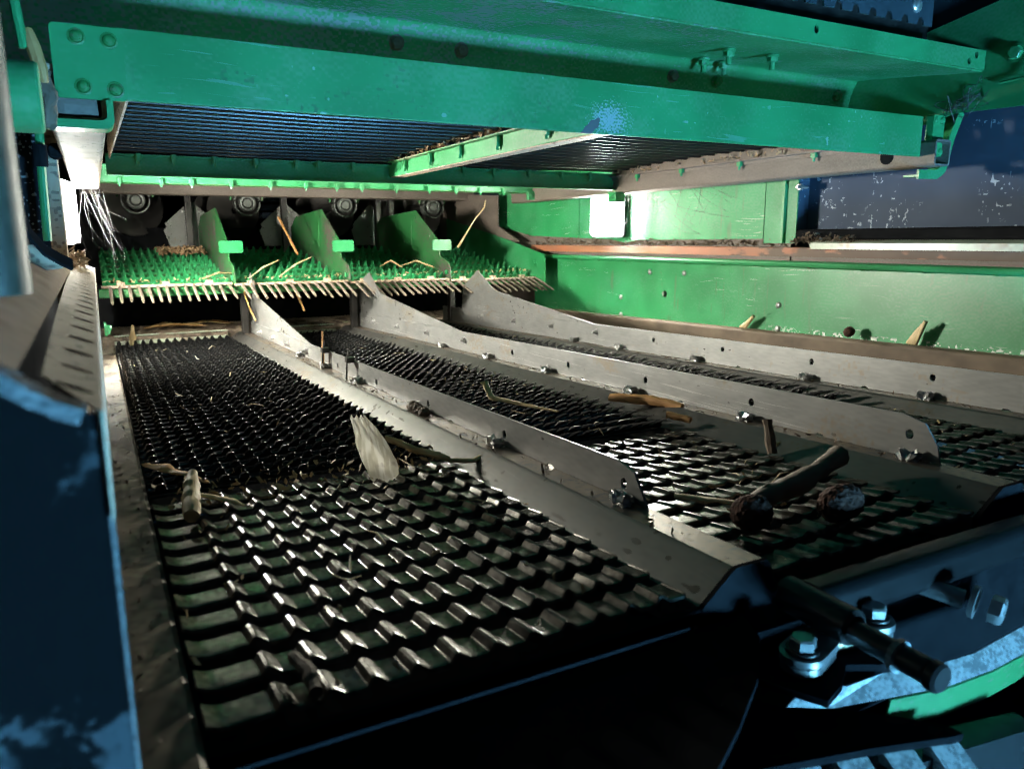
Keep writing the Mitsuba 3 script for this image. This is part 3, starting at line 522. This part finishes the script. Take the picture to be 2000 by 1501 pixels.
# ------------------------------------------------------------------ left side
pl = one('left_pillar', cat_([rbox(-.10, -.0285, .42, .47, .225, .62, 'z', .020)]), 'm_pillar', 'smooth grey green pillar at the left edge of the picture', 'pillar')
gt = thing('green_spool', 'green round spool with a narrow neck behind the left pillar', 'spool')
part(gt, 'body', lathe([(.0001, 0), (.026, 0), (.0275, .002), (.0275, .055), (.022, .075), (.012, .09), (.012, .16)], (-.026, .75, .363), (-1, 0, .0), 28), 'm_green')
one('green_rod', tube([(-.046, .90, .55), (-.0445, .90, .473), (-.041, .90, .43)], .0045, 8), 'm_green', 'thin green rod hanging at the top left corner', 'rod')
one('green_hose', tube([(-.048, 1.2, .40), (-.051, 1.2, .33), (-.053, 1.2, .25)], .0055, 10), 'm_green', 'thin teal hose with a black sleeve beside the tan post at the left', 'hose')
one('hose_sleeve', tube([(-.0495, 1.19, .372), (-.0505, 1.19, .345)], .0085, 12), 'm_black', 'black sleeve on the teal hose at the left', 'sleeve')
pp = thing('tan_post', 'tan channel post beside the left work lamp', 'post')
part(pp, 'channel', rbox(-.058, -.0365, 1.40, 1.43, .15, .47, 'z', .003), 'm_tan')
part(pp, 'knob', cat_([cyl((-.038, 1.40, .383), (-.038, 1.372, .383), .011, 18), cyl((-.038, 1.372, .383), (-.038, 1.36, .383), .008, 18)]), 'm_black')
one('speckled_sheet', rough(box(-.10, -.052, 1.24, 1.243, .24, .40), .0004, 60), 'm_speckled', 'dark speckled sheet between the pillar and the teal hose', 'sheet')
one('husk_piece', rough(tube([(-.036, .905, .448), (-.033, .90, .432), (-.029, .897, .412), (-.027, .897, .40)], [.004, .0065, .0062, .003], 8), .001, 120), 'm_straw_orange', 'orange tan cob husk stuck beside the left end of the beam', 'husk')
one('grime_clump', rough(trimesh.creation.icosphere(subdivisions=3, radius=1).apply_transform(np.diag([.008, .008, .03, 1])).apply_translation((-.026, .905, .385)), .006, 90), 'm_seal', 'dark clump of grime left of the beam end plate', 'dirt')
# near trough with its felt edge, slotted plate, near sheet
tc = [(-.105, .285), (-.085, .250), (-.066, .231), (-.048, .2185), (-.034, .2095), (-.024, .2015), (-.016, .196), (-.009, .193)]
tr = thing('side_trough', 'curved brown trough with a frayed felt rim at the left', 'trough')
part(tr, 'sheet', sheet([[(x-.004-(.010*(y-.305)/1.4 if x > -.03 else 0), y, z+.004) for y in (.305, .6, 1.0, 1.7)] for x, z in tc[:6]], .002), 'm_trough', 50)
part(tr, 'felt_rim', rough(sheet([[(x, y, z-.001) for y in (.288, .296, .304)] for x, z in tc], .0055).subdivide().subdivide(), .0011, 300), 'm_felt', False, label='pale frayed felt rim of the trough')
ys_ = np.linspace(.335, 1.95, 40)
sl = sg.Polygon([(.30, -.0035), (.345, -.0225), (.60, -.027), (1.06, -.033), (1.95, -.040), (1.95, -.0035)])
for y in np.r_[.335, .385, np.arange(.44, 1.9, .062)]: sl = sl.difference(affinity.rotate(affinity.scale(sg.Point(y, -.012 if y < 1 else -.015).buffer(1, quad_segs=5), .0045 if y < .4 else .007, .0068 if y < 1 else .009), 18))
mm = trimesh.creation.extrude_polygon(sl, .0012); v = np.array(mm.vertices); mm.vertices = np.c_[v[:, 1], v[:, 0], .190+(-.0035-v[:, 1])*.42+v[:, 2]]; mm.invert()
ss = thing('slotted_plate', 'tan plate with a row of slots running along the left side of the sieve', 'plate')
part(ss, 'plate', mm, 'm_tan')
part(ss, 'edge_fold', box(-.0035, -.0023, .302, 1.95, .150, .191), 'm_tan')
nf = [(-.40, -.3), (-.0045, -.3), (-.0045, .189), (-.009, .190), (-.016, .193), (-.024, .1985), (-.034, .2065), (-.048, .2155), (-.066, .228), (-.085, .247), (-.105, .282), (-.4, .3)]
ns = thing('near_sheet', 'dark mud splashed sheet with a worn right edge at the lower left', 'sheet')
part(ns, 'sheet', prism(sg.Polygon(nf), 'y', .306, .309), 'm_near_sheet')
part(ns, 'worn_edge', rough(box(-.0043, -.0028, .3055, .3095, -.2, .189).subdivide().subdivide().subdivide(), .0004, 400), 'm_felt', label='pale worn edge of the sheet')
one('black_strap', sheet([[p, np.array(p)+(.0, .02, .009)] for p in map(np.array, ((-.060, .9, .275), (-.055, .9, .253), (-.044, .9, .2365), (-.030, .9, .2265), (-.021, .9, .2215)))], .003), 'm_black', 'black rubber strap curving over the trough at the left', 'strap')
one('torn_flap', rough(prism(sg.Polygon([(-.075, .215), (-.072, .245), (-.05, .247), (-.036, .236), (-.030, .222)]), 'y', .95, .952), .001, 70), 'm_tan', 'torn tan flap behind the black strap', 'flap')
# ------------------------------------------------------------------ rear edge: tube, clamp, drum
ct = one('rear_tube', tilt(rbox(.452, 1.5, .352, .382, -.030, .003, 'x', .010)), 'm_tube_black', 'dark round edged tube along the rear of the sieve at the right', 'tube')
cl = thing('shaft_clamp', 'dark clamp bearing with two bolts at the rear end of the nearest divider', 'clamp')
cx, cz = .447, -.021
part(cl, 'sleeve', lathe([(.0095, -.002), (.0133, 0), (.0138, .002), (.0138, .060), (.0125, .062), (.0001, .062)], (cx, .325, cz), (0, 1, .02), 28), 'm_steel_dark')
part(cl, 'shaft', lathe([(.0001, 0), (.0078, 0), (.0088, .002), (.0088, .12)], (cx-.001, .268, cz-.003), (0, 1, .02), 24), 'm_steel_dark')
part(cl, 'collar', lathe([(.0088, 0), (.0115, .001), (.0115, .005), (.0088, .006)], (cx-.001, .286, cz-.003), (0, 1, .02), 24), 'm_cast_grey')
part(cl, 'shaft_end', lathe([(.0001, 0), (.0085, 0), (.0102, .002), (.0102, .008)], (cx-.001, .258, cz-.004), (0, 1, .02), 20), 'm_steel_dark')
for s, (bx, by) in ((-1, (.412, .338)), (1, (.497, .345))):
    zb = -.032
    lug = sg.LineString([(bx, by), (cx+s*.012, by+.008)]).buffer(.0155, quad_segs=6)
    part(cl, 'lug', prism(lug, 'z', zb-.009, zb-.004), 'm_zinc')
    part(cl, 'lower_lug', prism(lug.buffer(-.001), 'z', zb-.016, zb-.0105), 'm_zinc')
    part(cl, 'washer', lathe([(.0001, 0), (.0115, 0), (.0115, .0022), (.0001, .0022)], (bx, by, zb-.0035), (0, 0, 1), 20), 'm_steel_dark')
    part(cl, 'bolt_head', hexnut((bx, by, zb-.001), (0, 0, 1), .0095, .0085), 'm_zinc')
    part(cl, 'bolt_shank', cyl((bx, by, zb-.016), (bx, by, zb-.034), .007, 12), 'm_steel_dark')
one('rear_bolt', cat_([hexnut((.603, .318, -.041), (.35, -1, -.12), .0115, .010), lathe([(.0001, 0), (.0135, 0), (.0135, .004), (.0001, .004)], (.597, .330, -.039), (.35, -1, -.12), 18), cyl((.594, .334, -.039), (.575, .375, -.033), .008, 14)]), 'm_zinc', 'shiny hexagon bolt with a spacer below the rear tube', 'bolt')
one('mount_plate', prism(sg.Polygon([(.365, .378), (.381, .339), (.399, .304), (.424, .313), (.447, .328), (.469, .316), (.500, .318), (.50, .378)]), 'z', -.056, -.051), 'm_black', 'black mounting plate below the shaft clamp', 'plate')
dm = thing('drum_guard', 'curved green guard with a worn pale rim below the shaft clamp', 'guard')
oc = [(.405, .346), (.433, .333), (.488, .319), (.538, .308), (.590, .305), (.639, .307), (.72, .318)]
ic = [(.425, .345), (.455, .332), (.491, .330), (.533, .318), (.579, .314), (.661, .320), (.74, .332)]
part(dm, 'rim', sheet([[(a[0], a[1], -.085), (b[0], b[1], -.072)] for a, b in zip(oc, ic)], .003), 'm_cast_grey', 40)
part(dm, 'side', sheet([[(a[0], a[1]+.0005, -.0868), (a[0]+.001, a[1]+.004, -.112)] for a in oc[2:]], .002), 'm_green_dirty', 40)
dk = thing('deflector', 'black curved deflector plate at the bottom of the picture', 'deflector')
dp = sg.Polygon([(.02, .40), (.02, .31), (.20, .315), (.326, .291), (.40, .272), (.458, .254), (.466, .253), (.466, .260), (.445, .285), (.415, .312), (.385, .330), (.36, .365), (.36, .40)])
part(dk, 'plate', prism(dp.buffer(.004).buffer(-.004), 'z', -.071, -.066), 'm_black')
part(dk, 'apron', prism(sg.Polygon([(.02, .3825), (.398, .3825), (.385, .352), (.345, .315), (.30, .285), (.24, .25), (.15, .20), (.02, .20)]).buffer(-.003).buffer(.003), 'z', -.0285, -.0245), 'm_black')
rs = thing('ribbed_strip', 'worn steel strip with raised teeth at the bottom right corner', 'strip')
for k in range(5):
    x = .345+.037*k; y = .329-.24*(x-.345)
    part(rs, 'tooth', moved(rough(prism(sg.Polygon([(0, 0), (-.030, -.024), (-.06, -.075), (-.06, -.09), (.002, -.09)]), 'x', 0, .027).subdivide(), .0005, 120), (x, y, -.104)), 'm_cast_grey')
part(rs, 'base', prism(sg.Polygon([(.33, .35), (.60, .29), (.60, .27), (.33, .31)]), 'z', -.20, -.116), 'm_tube_black')
# ------------------------------------------------------------------ crop residue
def zs(y, h=0): return -K*y+h
def straw(pts, r, label, mat='m_straw', name='straw', n=7, sq=.7):
    P = np.asarray(pts, float); rr = np.broadcast_to(np.asarray(r, float), len(P)).copy(); k = len(P)-1
    u = np.linspace(0, k, 6*k+1); Q = np.stack([np.interp(u, range(k+1), P[:, j]) for j in range(3)], 1); q = np.interp(u, range(k+1), rr)
    sd = int(abs(P).sum()*1e4) % 9973; g = np.random.default_rng(sd); q *= 1+.16*g.normal(0, 1, len(q)).clip(-1.5, 1.5)*(.4+.6*(np.arange(len(q)) % 4 == 0))
    a = rr.max(); Q[1:-1] += .22*a*(meshkit.fbm(np.c_[u, u*.3+sd, u*.7]*1.3, 2, sd % 50)[1:-1, None]-.5)*np.array([2, 2, 1.])
    return one(name, rough(tube(Q, q, n, sq), a*.22, .55/a, sd % 91), mat, label, 'straw')
G = []
for i, s in enumerate(np.linspace(0, 1, 12)):
    w = [.0165, .0175, .0185, .019, .019, .0185, .0175, .016, .0138, .0112, .009, .0078][i]
    cxh, cyh, czh = .266-.012*s-.010*s*s, .798+.03*s, zs(.8, .004)+.070*s
    G.append([(cxh+w*a, cyh-.009*(1-a*a)+.0022*math.sin(9*s+3*a)+.0016*math.sin(17*a+5*s)+.0022*math.sin(23*s-7*a)*abs(a), czh+.0025*math.sin(11*a+4*s)*(.3+s)) for a in np.linspace(-1, 1, 13)])
one('corn_husk', open_sheet(G), 'm_husk', 'pale papery corn husk leaf standing upright at the edge of the black sieve', 'husk', smooth=True)
def cob(p, r, l, d, seed, label):
    m = trimesh.creation.icosphere(subdivisions=5, radius=1); v = np.array(m.vertices); u, w, d = frame_of(d)
    a = np.arctan2(v[:, 1], v[:, 0]); bump = .04*np.maximum(np.cos(a*9), -.3)*np.maximum(np.cos(v[:, 2]*16+np.round(a*9/6.283)*1.5), -.3)
    k = 1+bump+.16*(meshkit.fbm(v*6, 3, seed)-.5)
    q = np.sign(v[:, 2])*np.abs(v[:, 2])**.8
    V = p+(u*(v[:, 0]*r*k)[:, None]+w*(v[:, 1]*r*k)[:, None]+d*(q*l/2*k)[:, None]); m.vertices = V
    return one('corn_cob', m, 'm_cob', label, 'corn cob')
cob(np.array([.492, .468, zs(.47, .022)]), .0155, .036, (.7, -.5, .1), 3, 'short broken dark corn cob with a pale end on the corrugated louvers')
cob(np.array([.580, .445, zs(.44, .022)]), .0165, .050, (.9, .1, .05), 9, 'larger reddish brown corn cob right of the other cob')
straw([(.513, .485, zs(.48, .022)), (.60, .51, zs(.5, .022)), (.70, .545, zs(.53, .026))], [.010, .0115, .010], 'thick dark stalk lying across the louvers behind the cobs', 'm_seal', 'stalk', 10, 1)
straw([(.47, .545, zs(.54, .020)), (.51, .50, zs(.5, .018))], [.006, .0045], 'tan leaf scrap ahead of the dark stalk', 'm_straw', 'leaf_scrap', 8, .4)
straw([(.712, .66, zs(.66, .045)), (.708, .645, zs(.65, .006))], [.0052, .006], 'dark upright stalk stub leaning on the middle rail', 'm_seal', 'stalk', 8, 1)
straw([(.728, .66, zs(.66, .010)), (.765, .652, zs(.65, .012))], [.0042, .004], 'short pale stub lying beside the upright stalk on the middle rail', n=8, sq=1)
straw([(.70, .975, zs(.97, .026)), (.735, .925, zs(.92, .026)), (.755, .865, zs(.87, .022))], [.0065, .0078, .0065], 'orange brown broken stalk lying against the middle rail', 'm_straw_orange', 'stalk', 10, 1)
straw([(.700, .835, zs(.83, .022)), (.716, .803, zs(.80, .018))], [.0052, .005], 'short orange stub at the end of the middle black sieve', 'm_straw_orange', n=8, sq=1)
straw([(.520, 1.06, zs(1.06, .055)), (.518, 1.03, zs(1.03, .035)), (.545, .99, zs(.99, .030)), (.575, .93, zs(.93, .024))], [.006, .0065, .006, .003], 'bent tan husk on the second black sieve section', 'm_straw', 'husk_strip', 8, .5)
straw([(.290, .865, zs(.865, .036)), (.318, .84, zs(.84, .022)), (.345, .80, zs(.80, .016))], [.004, .0048, .0035], 'tan stalk at the right of the standing husk', n=8, sq=1)
straw([(.345, .80, zs(.80, .014)), (.372, .79, zs(.79, .012)), (.41, .80, zs(.80, .022))], [.004, .0052, .003], 'pale curled strip lying on the nearest rail', n=7, sq=.5)
straw([(.068, .83, zs(.83, .034)), (.062, .79, zs(.79, .022)), (.058, .745, zs(.745, .014))], [.005, .0088, .0078], 'rolled tan husk at the left start of the corrugated louvers', 'm_straw', 'husk_roll', 10, 1)
straw([(.070, .80, zs(.80, .018)), (.092, .785, zs(.785, .014)), (.108, .765, zs(.765, .010))], [.004, .006, .002], 'thin pale husk strip right of the rolled husk', 'm_straw', 'husk_strip', 8, .35)
straw([(.030, .95, zs(.95, .02)), (.046, .915, zs(.915, .022)), (.066, .885, zs(.885, .018)), (.085, .86, zs(.86, .012))], [.004, .009, .0065, .003], 'tan husk flake at the left edge of the black sieve', 'm_straw_orange', 'husk_strip', 8, .3)
straw([(.083, .440, zs(.44, .012)), (.088, .415, zs(.415, .012)), (.087, .398, zs(.398, .009))], [.0035, .0045, .004], 'dark stalk stub on the nearest corrugated louver at the lower left', 'm_seal', 'stalk', 8, 1)
straw([(.407, 1.60, .060), (.406, 1.605, .0), (.4, 1.60, -.05)], [.0025, .0045, .003], 'upright orange straw hooked over the nearest divider plate', 'm_straw_orange')
straw([(.55, 2.50, .10), (.56, 2.45, .055), (.565, 2.43, .03)], .004, 'orange straw sticking down through the second rake', 'm_straw_orange')
straw([(.395, 2.50, .105), (.40, 2.44, .05), (.41, 2.40, .01)], .003, 'thin brown straw slanting down below the first rake', 'm_straw_orange')
for k, (x, y, z, l, a) in enumerate([(.28, 2.50, .135, .10, .2), (.41, 2.47, .135, .10, .75), (.50, 2.46, .138, .11, .75)]):
    straw([(x, y, z), (x+l*.5, y+.02, z+.01+.3*a*l), (x+l, y+.03, z+a*l*.7)], [.004, .007, .003], ['pale green husk strip lying on the first rake', 'yellow husk strip slanting over the first green divider', 'yellow leaf strip on the second rake'][k], 'm_straw', 'husk_strip', 8, .4)
straw([(.60, 2.90, .33), (.605, 2.80, .27), (.62, 2.72, .20)], .005, 'bright orange straw standing before the middle green divider', 'm_straw_orange')
straw([(1.165, 2.58, .22), (1.18, 2.55, .26), (1.20, 2.52, .31), (1.235, 2.50, .36), (1.24, 2.5, .385)], [.006, .004, .0035, .003, .0015], 'long tan straw rising by the rightmost green divider')
for a, b, l in (((.95, 2.62), (1.06, 2.55), 'tan leaf strip lying on the third grain pan section'), ((.90, 2.68), (.98, 2.66), 'small curled leaf on the third grain pan section')):
    straw([(a[0], a[1], .155), ((a[0]+b[0])/2, (a[1]+b[1])/2, .175), (b[0], b[1], .15)], [.004, .010, .006], l, 'm_straw', 'leaf_strip', 8, .35)
hk = []
for k in range(9):
    x = .10+RNG.uniform(0, .16); y = 2.66+RNG.uniform(0, .07); l = RNG.uniform(.10, .19)
    key = straw([(x, y, zs(y, .045)), (x+l*.5, y+RNG.normal(0, .008), zs(y, .055)), (min(x+l, .39), y-.01, zs(y, .045))], [.003, .008, .003], 'dry husk strip in the pile on the ledge before the first black sieve', 'm_straw_orange' if k % 2 else 'm_straw', 'ledge_husk', 8, .35)
    labels[key].update(group='husk strips piled on the front ledge', label='dry husk strip lying among others in the pile on the front ledge')
straw([(.082, 2.62, zs(2.6, .06)), (.078, 2.58, zs(2.6, .025)), (.074, 2.56, zs(2.6, .0))], [.004, .010, .006], 'pale husk flap hanging over the white front bar', 'm_straw', 'husk_strip', 8, .35)
for k, (y, dy, h, lab) in enumerate([(1.46, .03, .034, 'tan husk tuft on the rubber edge at the foot of the green wall'), (.985, .02, .05, 'bundle of brown stalk stubs wedged at the foot of the green wall')]):
    t = thing('chaff_tuft', lab, 'chaff')
    for j in range(4): part(t, 'stub', tube([(1.475, y+.006*j, zs(y, .055)), (1.472+.004*j, y-dy+.008*j, zs(y, .055)+h*(1-.15*j))], [.004, .0045], 7), 'm_straw')
cob(np.array([1.468, 1.14, zs(1.14, .070)]), .012, .022, (0, .7, .7), 21, 'small red brown cob stub on the rubber edge by the green wall')
def flakes(n, where, size, seed, lo=.5):
    r = np.random.default_rng(seed); ms = []
    for _ in range(n):
        s = size*r.uniform(lo, 1.4); q = sg.Polygon([(-s, -s*.35*r.uniform(.6, 1.4)), (s*r.uniform(.4, 1), -s*.3), (s, s*.25*r.uniform(.4, 1.6)), (-s*.5, s*.4*r.uniform(.4, 1.4))])
        if not q.is_valid: continue
        m = trimesh.creation.extrude_polygon(q, s*.16); m.apply_transform(trimesh.transformations.random_rotation_matrix(r.random(3))); m.apply_translation(where(r)); ms.append(m)
    return cat_(ms)
one('mud_cast', rough(cat_([trimesh.creation.icosphere(subdivisions=3, radius=.008).apply_translation((.402+.001*k, 1.02+.014*k, zs(1.02+.014*k, .026))) for k in range(5)]), .004, 160), 'm_seal', 'lumpy brown mud cast on the ledge of the nearest rail', 'dirt')
one('pan_chaff', flakes(240, lambda r: (r.uniform(.20, .36), r.uniform(2.95, 3.2), .205+r.uniform(0, .02)), .010, 5), 'm_chaff', 'brown chaff heaped at the back of the first grain pan section', 'chaff', kind='stuff', smooth=False)
one('grate_chaff', cat_([flakes(150, lambda r: (.682+r.uniform(-.012, .008), r.uniform(1.3, 1.93), .446+r.uniform(0, .010)), .005, 6), flakes(60, lambda r: (1.386+r.uniform(-.012, .004), r.uniform(1.0, 1.95), .436+r.uniform(0, .010)), .006, 7)]), 'm_chaff', 'tan chaff crumbs lodged along the edges of the rod grates', 'chaff', kind='stuff', smooth=False)
one('wall_chaff', cat_([flakes(160, lambda r: (1.49+r.uniform(-.006, .008), r.uniform(1.16, 1.34), .238+abs(r.normal(0, .007))), .006, 8), flakes(300, lambda r: (1.505+r.uniform(-.006, .006), r.uniform(1.34, 2.6), .230+abs(r.normal(0, .008))), .006, 9)]), 'm_brown_chaff' if 'm_brown_chaff' in scene else 'm_seal', 'dark chaff caught along the gasket and the corner of the blue panel', 'chaff', kind='stuff', smooth=False)
one('post_chaff', flakes(140, lambda r: (-.033+r.uniform(-.016, .016), r.uniform(1.55, 1.8), .205+abs(r.normal(0, .012))), .008, 10), 'm_tan', 'tan chaff heap below the left work lamp', 'chaff', kind='stuff', smooth=False)
one('rail_crumbs', cat_([flakes(90, lambda r, X=X: (X+r.uniform(-.016, .004), (yy := r.uniform(.45, 2.3)), zs(yy, .0245)), .0026, 11+k) for k, X in enumerate((.405, .762, 1.10))]+[flakes(160, lambda r: (r.uniform(-.028, .018), (yy := r.uniform(.36, 1.6)), zs(yy, .003)), .0022, 15)]), 'm_seal', 'small dark crumbs strewn along the rails', 'crumbs', kind='stuff', smooth=False)
def on_sieve(r):
    i = r.integers(0, 3); x0, x1 = SEC[i]; yy = r.uniform(.40, 1.5)
    return (r.uniform(x0, x1), yy, zs(yy, .007 if yy < .82 else .012))
one('fine_chaff', cat_([flakes(420, on_sieve, .0030, 31, .3), flakes(120, lambda r: (r.uniform(.03, .36), (yy := r.normal(.84, .03)), zs(yy, .008)), .0045, 32, .3), flakes(160, lambda r: (r.uniform(.02, 1.43), (yy := r.uniform(2.50, 2.56)), .128+r.uniform(0, .01)), .006, 33, .4)]), 'm_straw', 'fine chaff bits scattered over the sieves and along the pan edge', 'chaff', kind='stuff', smooth=False)
bits = []
r_ = np.random.default_rng(77)
for _ in range(70):
    i = r_.integers(0, 4); x0, x1 = SEC[i]; y = r_.uniform(.42, 2.3); x = r_.uniform(x0, x1); a = r_.uniform(0, 6.28); l = r_.uniform(.006, .022); h = .009 if y < .8 else .016
    bits.append(tube([(x-l*math.cos(a), y-l*math.sin(a), zs(y, h)), (x, y, zs(y, h+r_.uniform(-.003, .005))), (x+l*math.cos(a), y+l*math.sin(a), zs(y, h+r_.uniform(-.004, .004)))], [.0008, .0013, .0006], 5, .5))
one('straw_bits', cat_(bits), 'm_straw', 'thin broken straw bits lying loose over the sieves', 'chaff', kind='stuff')
# cobwebs
def web(n, a, b, seed, sag=.02, r0=.0004):
    r = np.random.default_rng(seed); ms = []
    for _ in range(n):
        p, q = np.array(a(r)), np.array(b(r)); s = np.linspace(0, 1, 8)[:, None]; k = r.normal(0, .012, 3)
        ms.append(tube(p*(1-s)+q*s+np.c_[np.zeros(8), np.zeros(8), -sag*4*(s*(1-s))[:, 0]]+k*np.sin(s*math.pi*r.integers(1, 3)), r0*r.uniform(.6, 1.5), 4))
    return cat_(ms)
one('cobweb', cat_([web(22, lambda r: (r.uniform(-.02, .03), r.uniform(1.95, 2.15), r.uniform(.36, .375)), lambda r: (r.uniform(-.01, .07), r.uniform(1.9, 2.4), r.uniform(.15, .30)), 3, .01, .00015)]), 'm_web', 'bundle of pale cobweb threads hanging from the far end of the left tube', 'cobweb', kind='stuff')
one('lamp_cobweb', web(34, lambda r: (1.40+r.uniform(0, .05), r.uniform(1.5, 2.0), r.uniform(.38, .44)), lambda r: (1.49, r.uniform(1.5, 2.2), r.uniform(.25, .36)), 4, .004, .0003), 'm_web', 'fine cobweb threads around the right work lamp', 'cobweb', kind='stuff')
one('hood_cobweb', web(26, lambda r: (1.44, r.uniform(.90, .95), r.uniform(.478, .49)), lambda r: (1.44, r.uniform(.86, .95), r.uniform(.48, .53)), 5, .003, .0005), 'm_web', 'dusty cobweb on the hood side plate above the beam bracket', 'cobweb', kind='stuff')
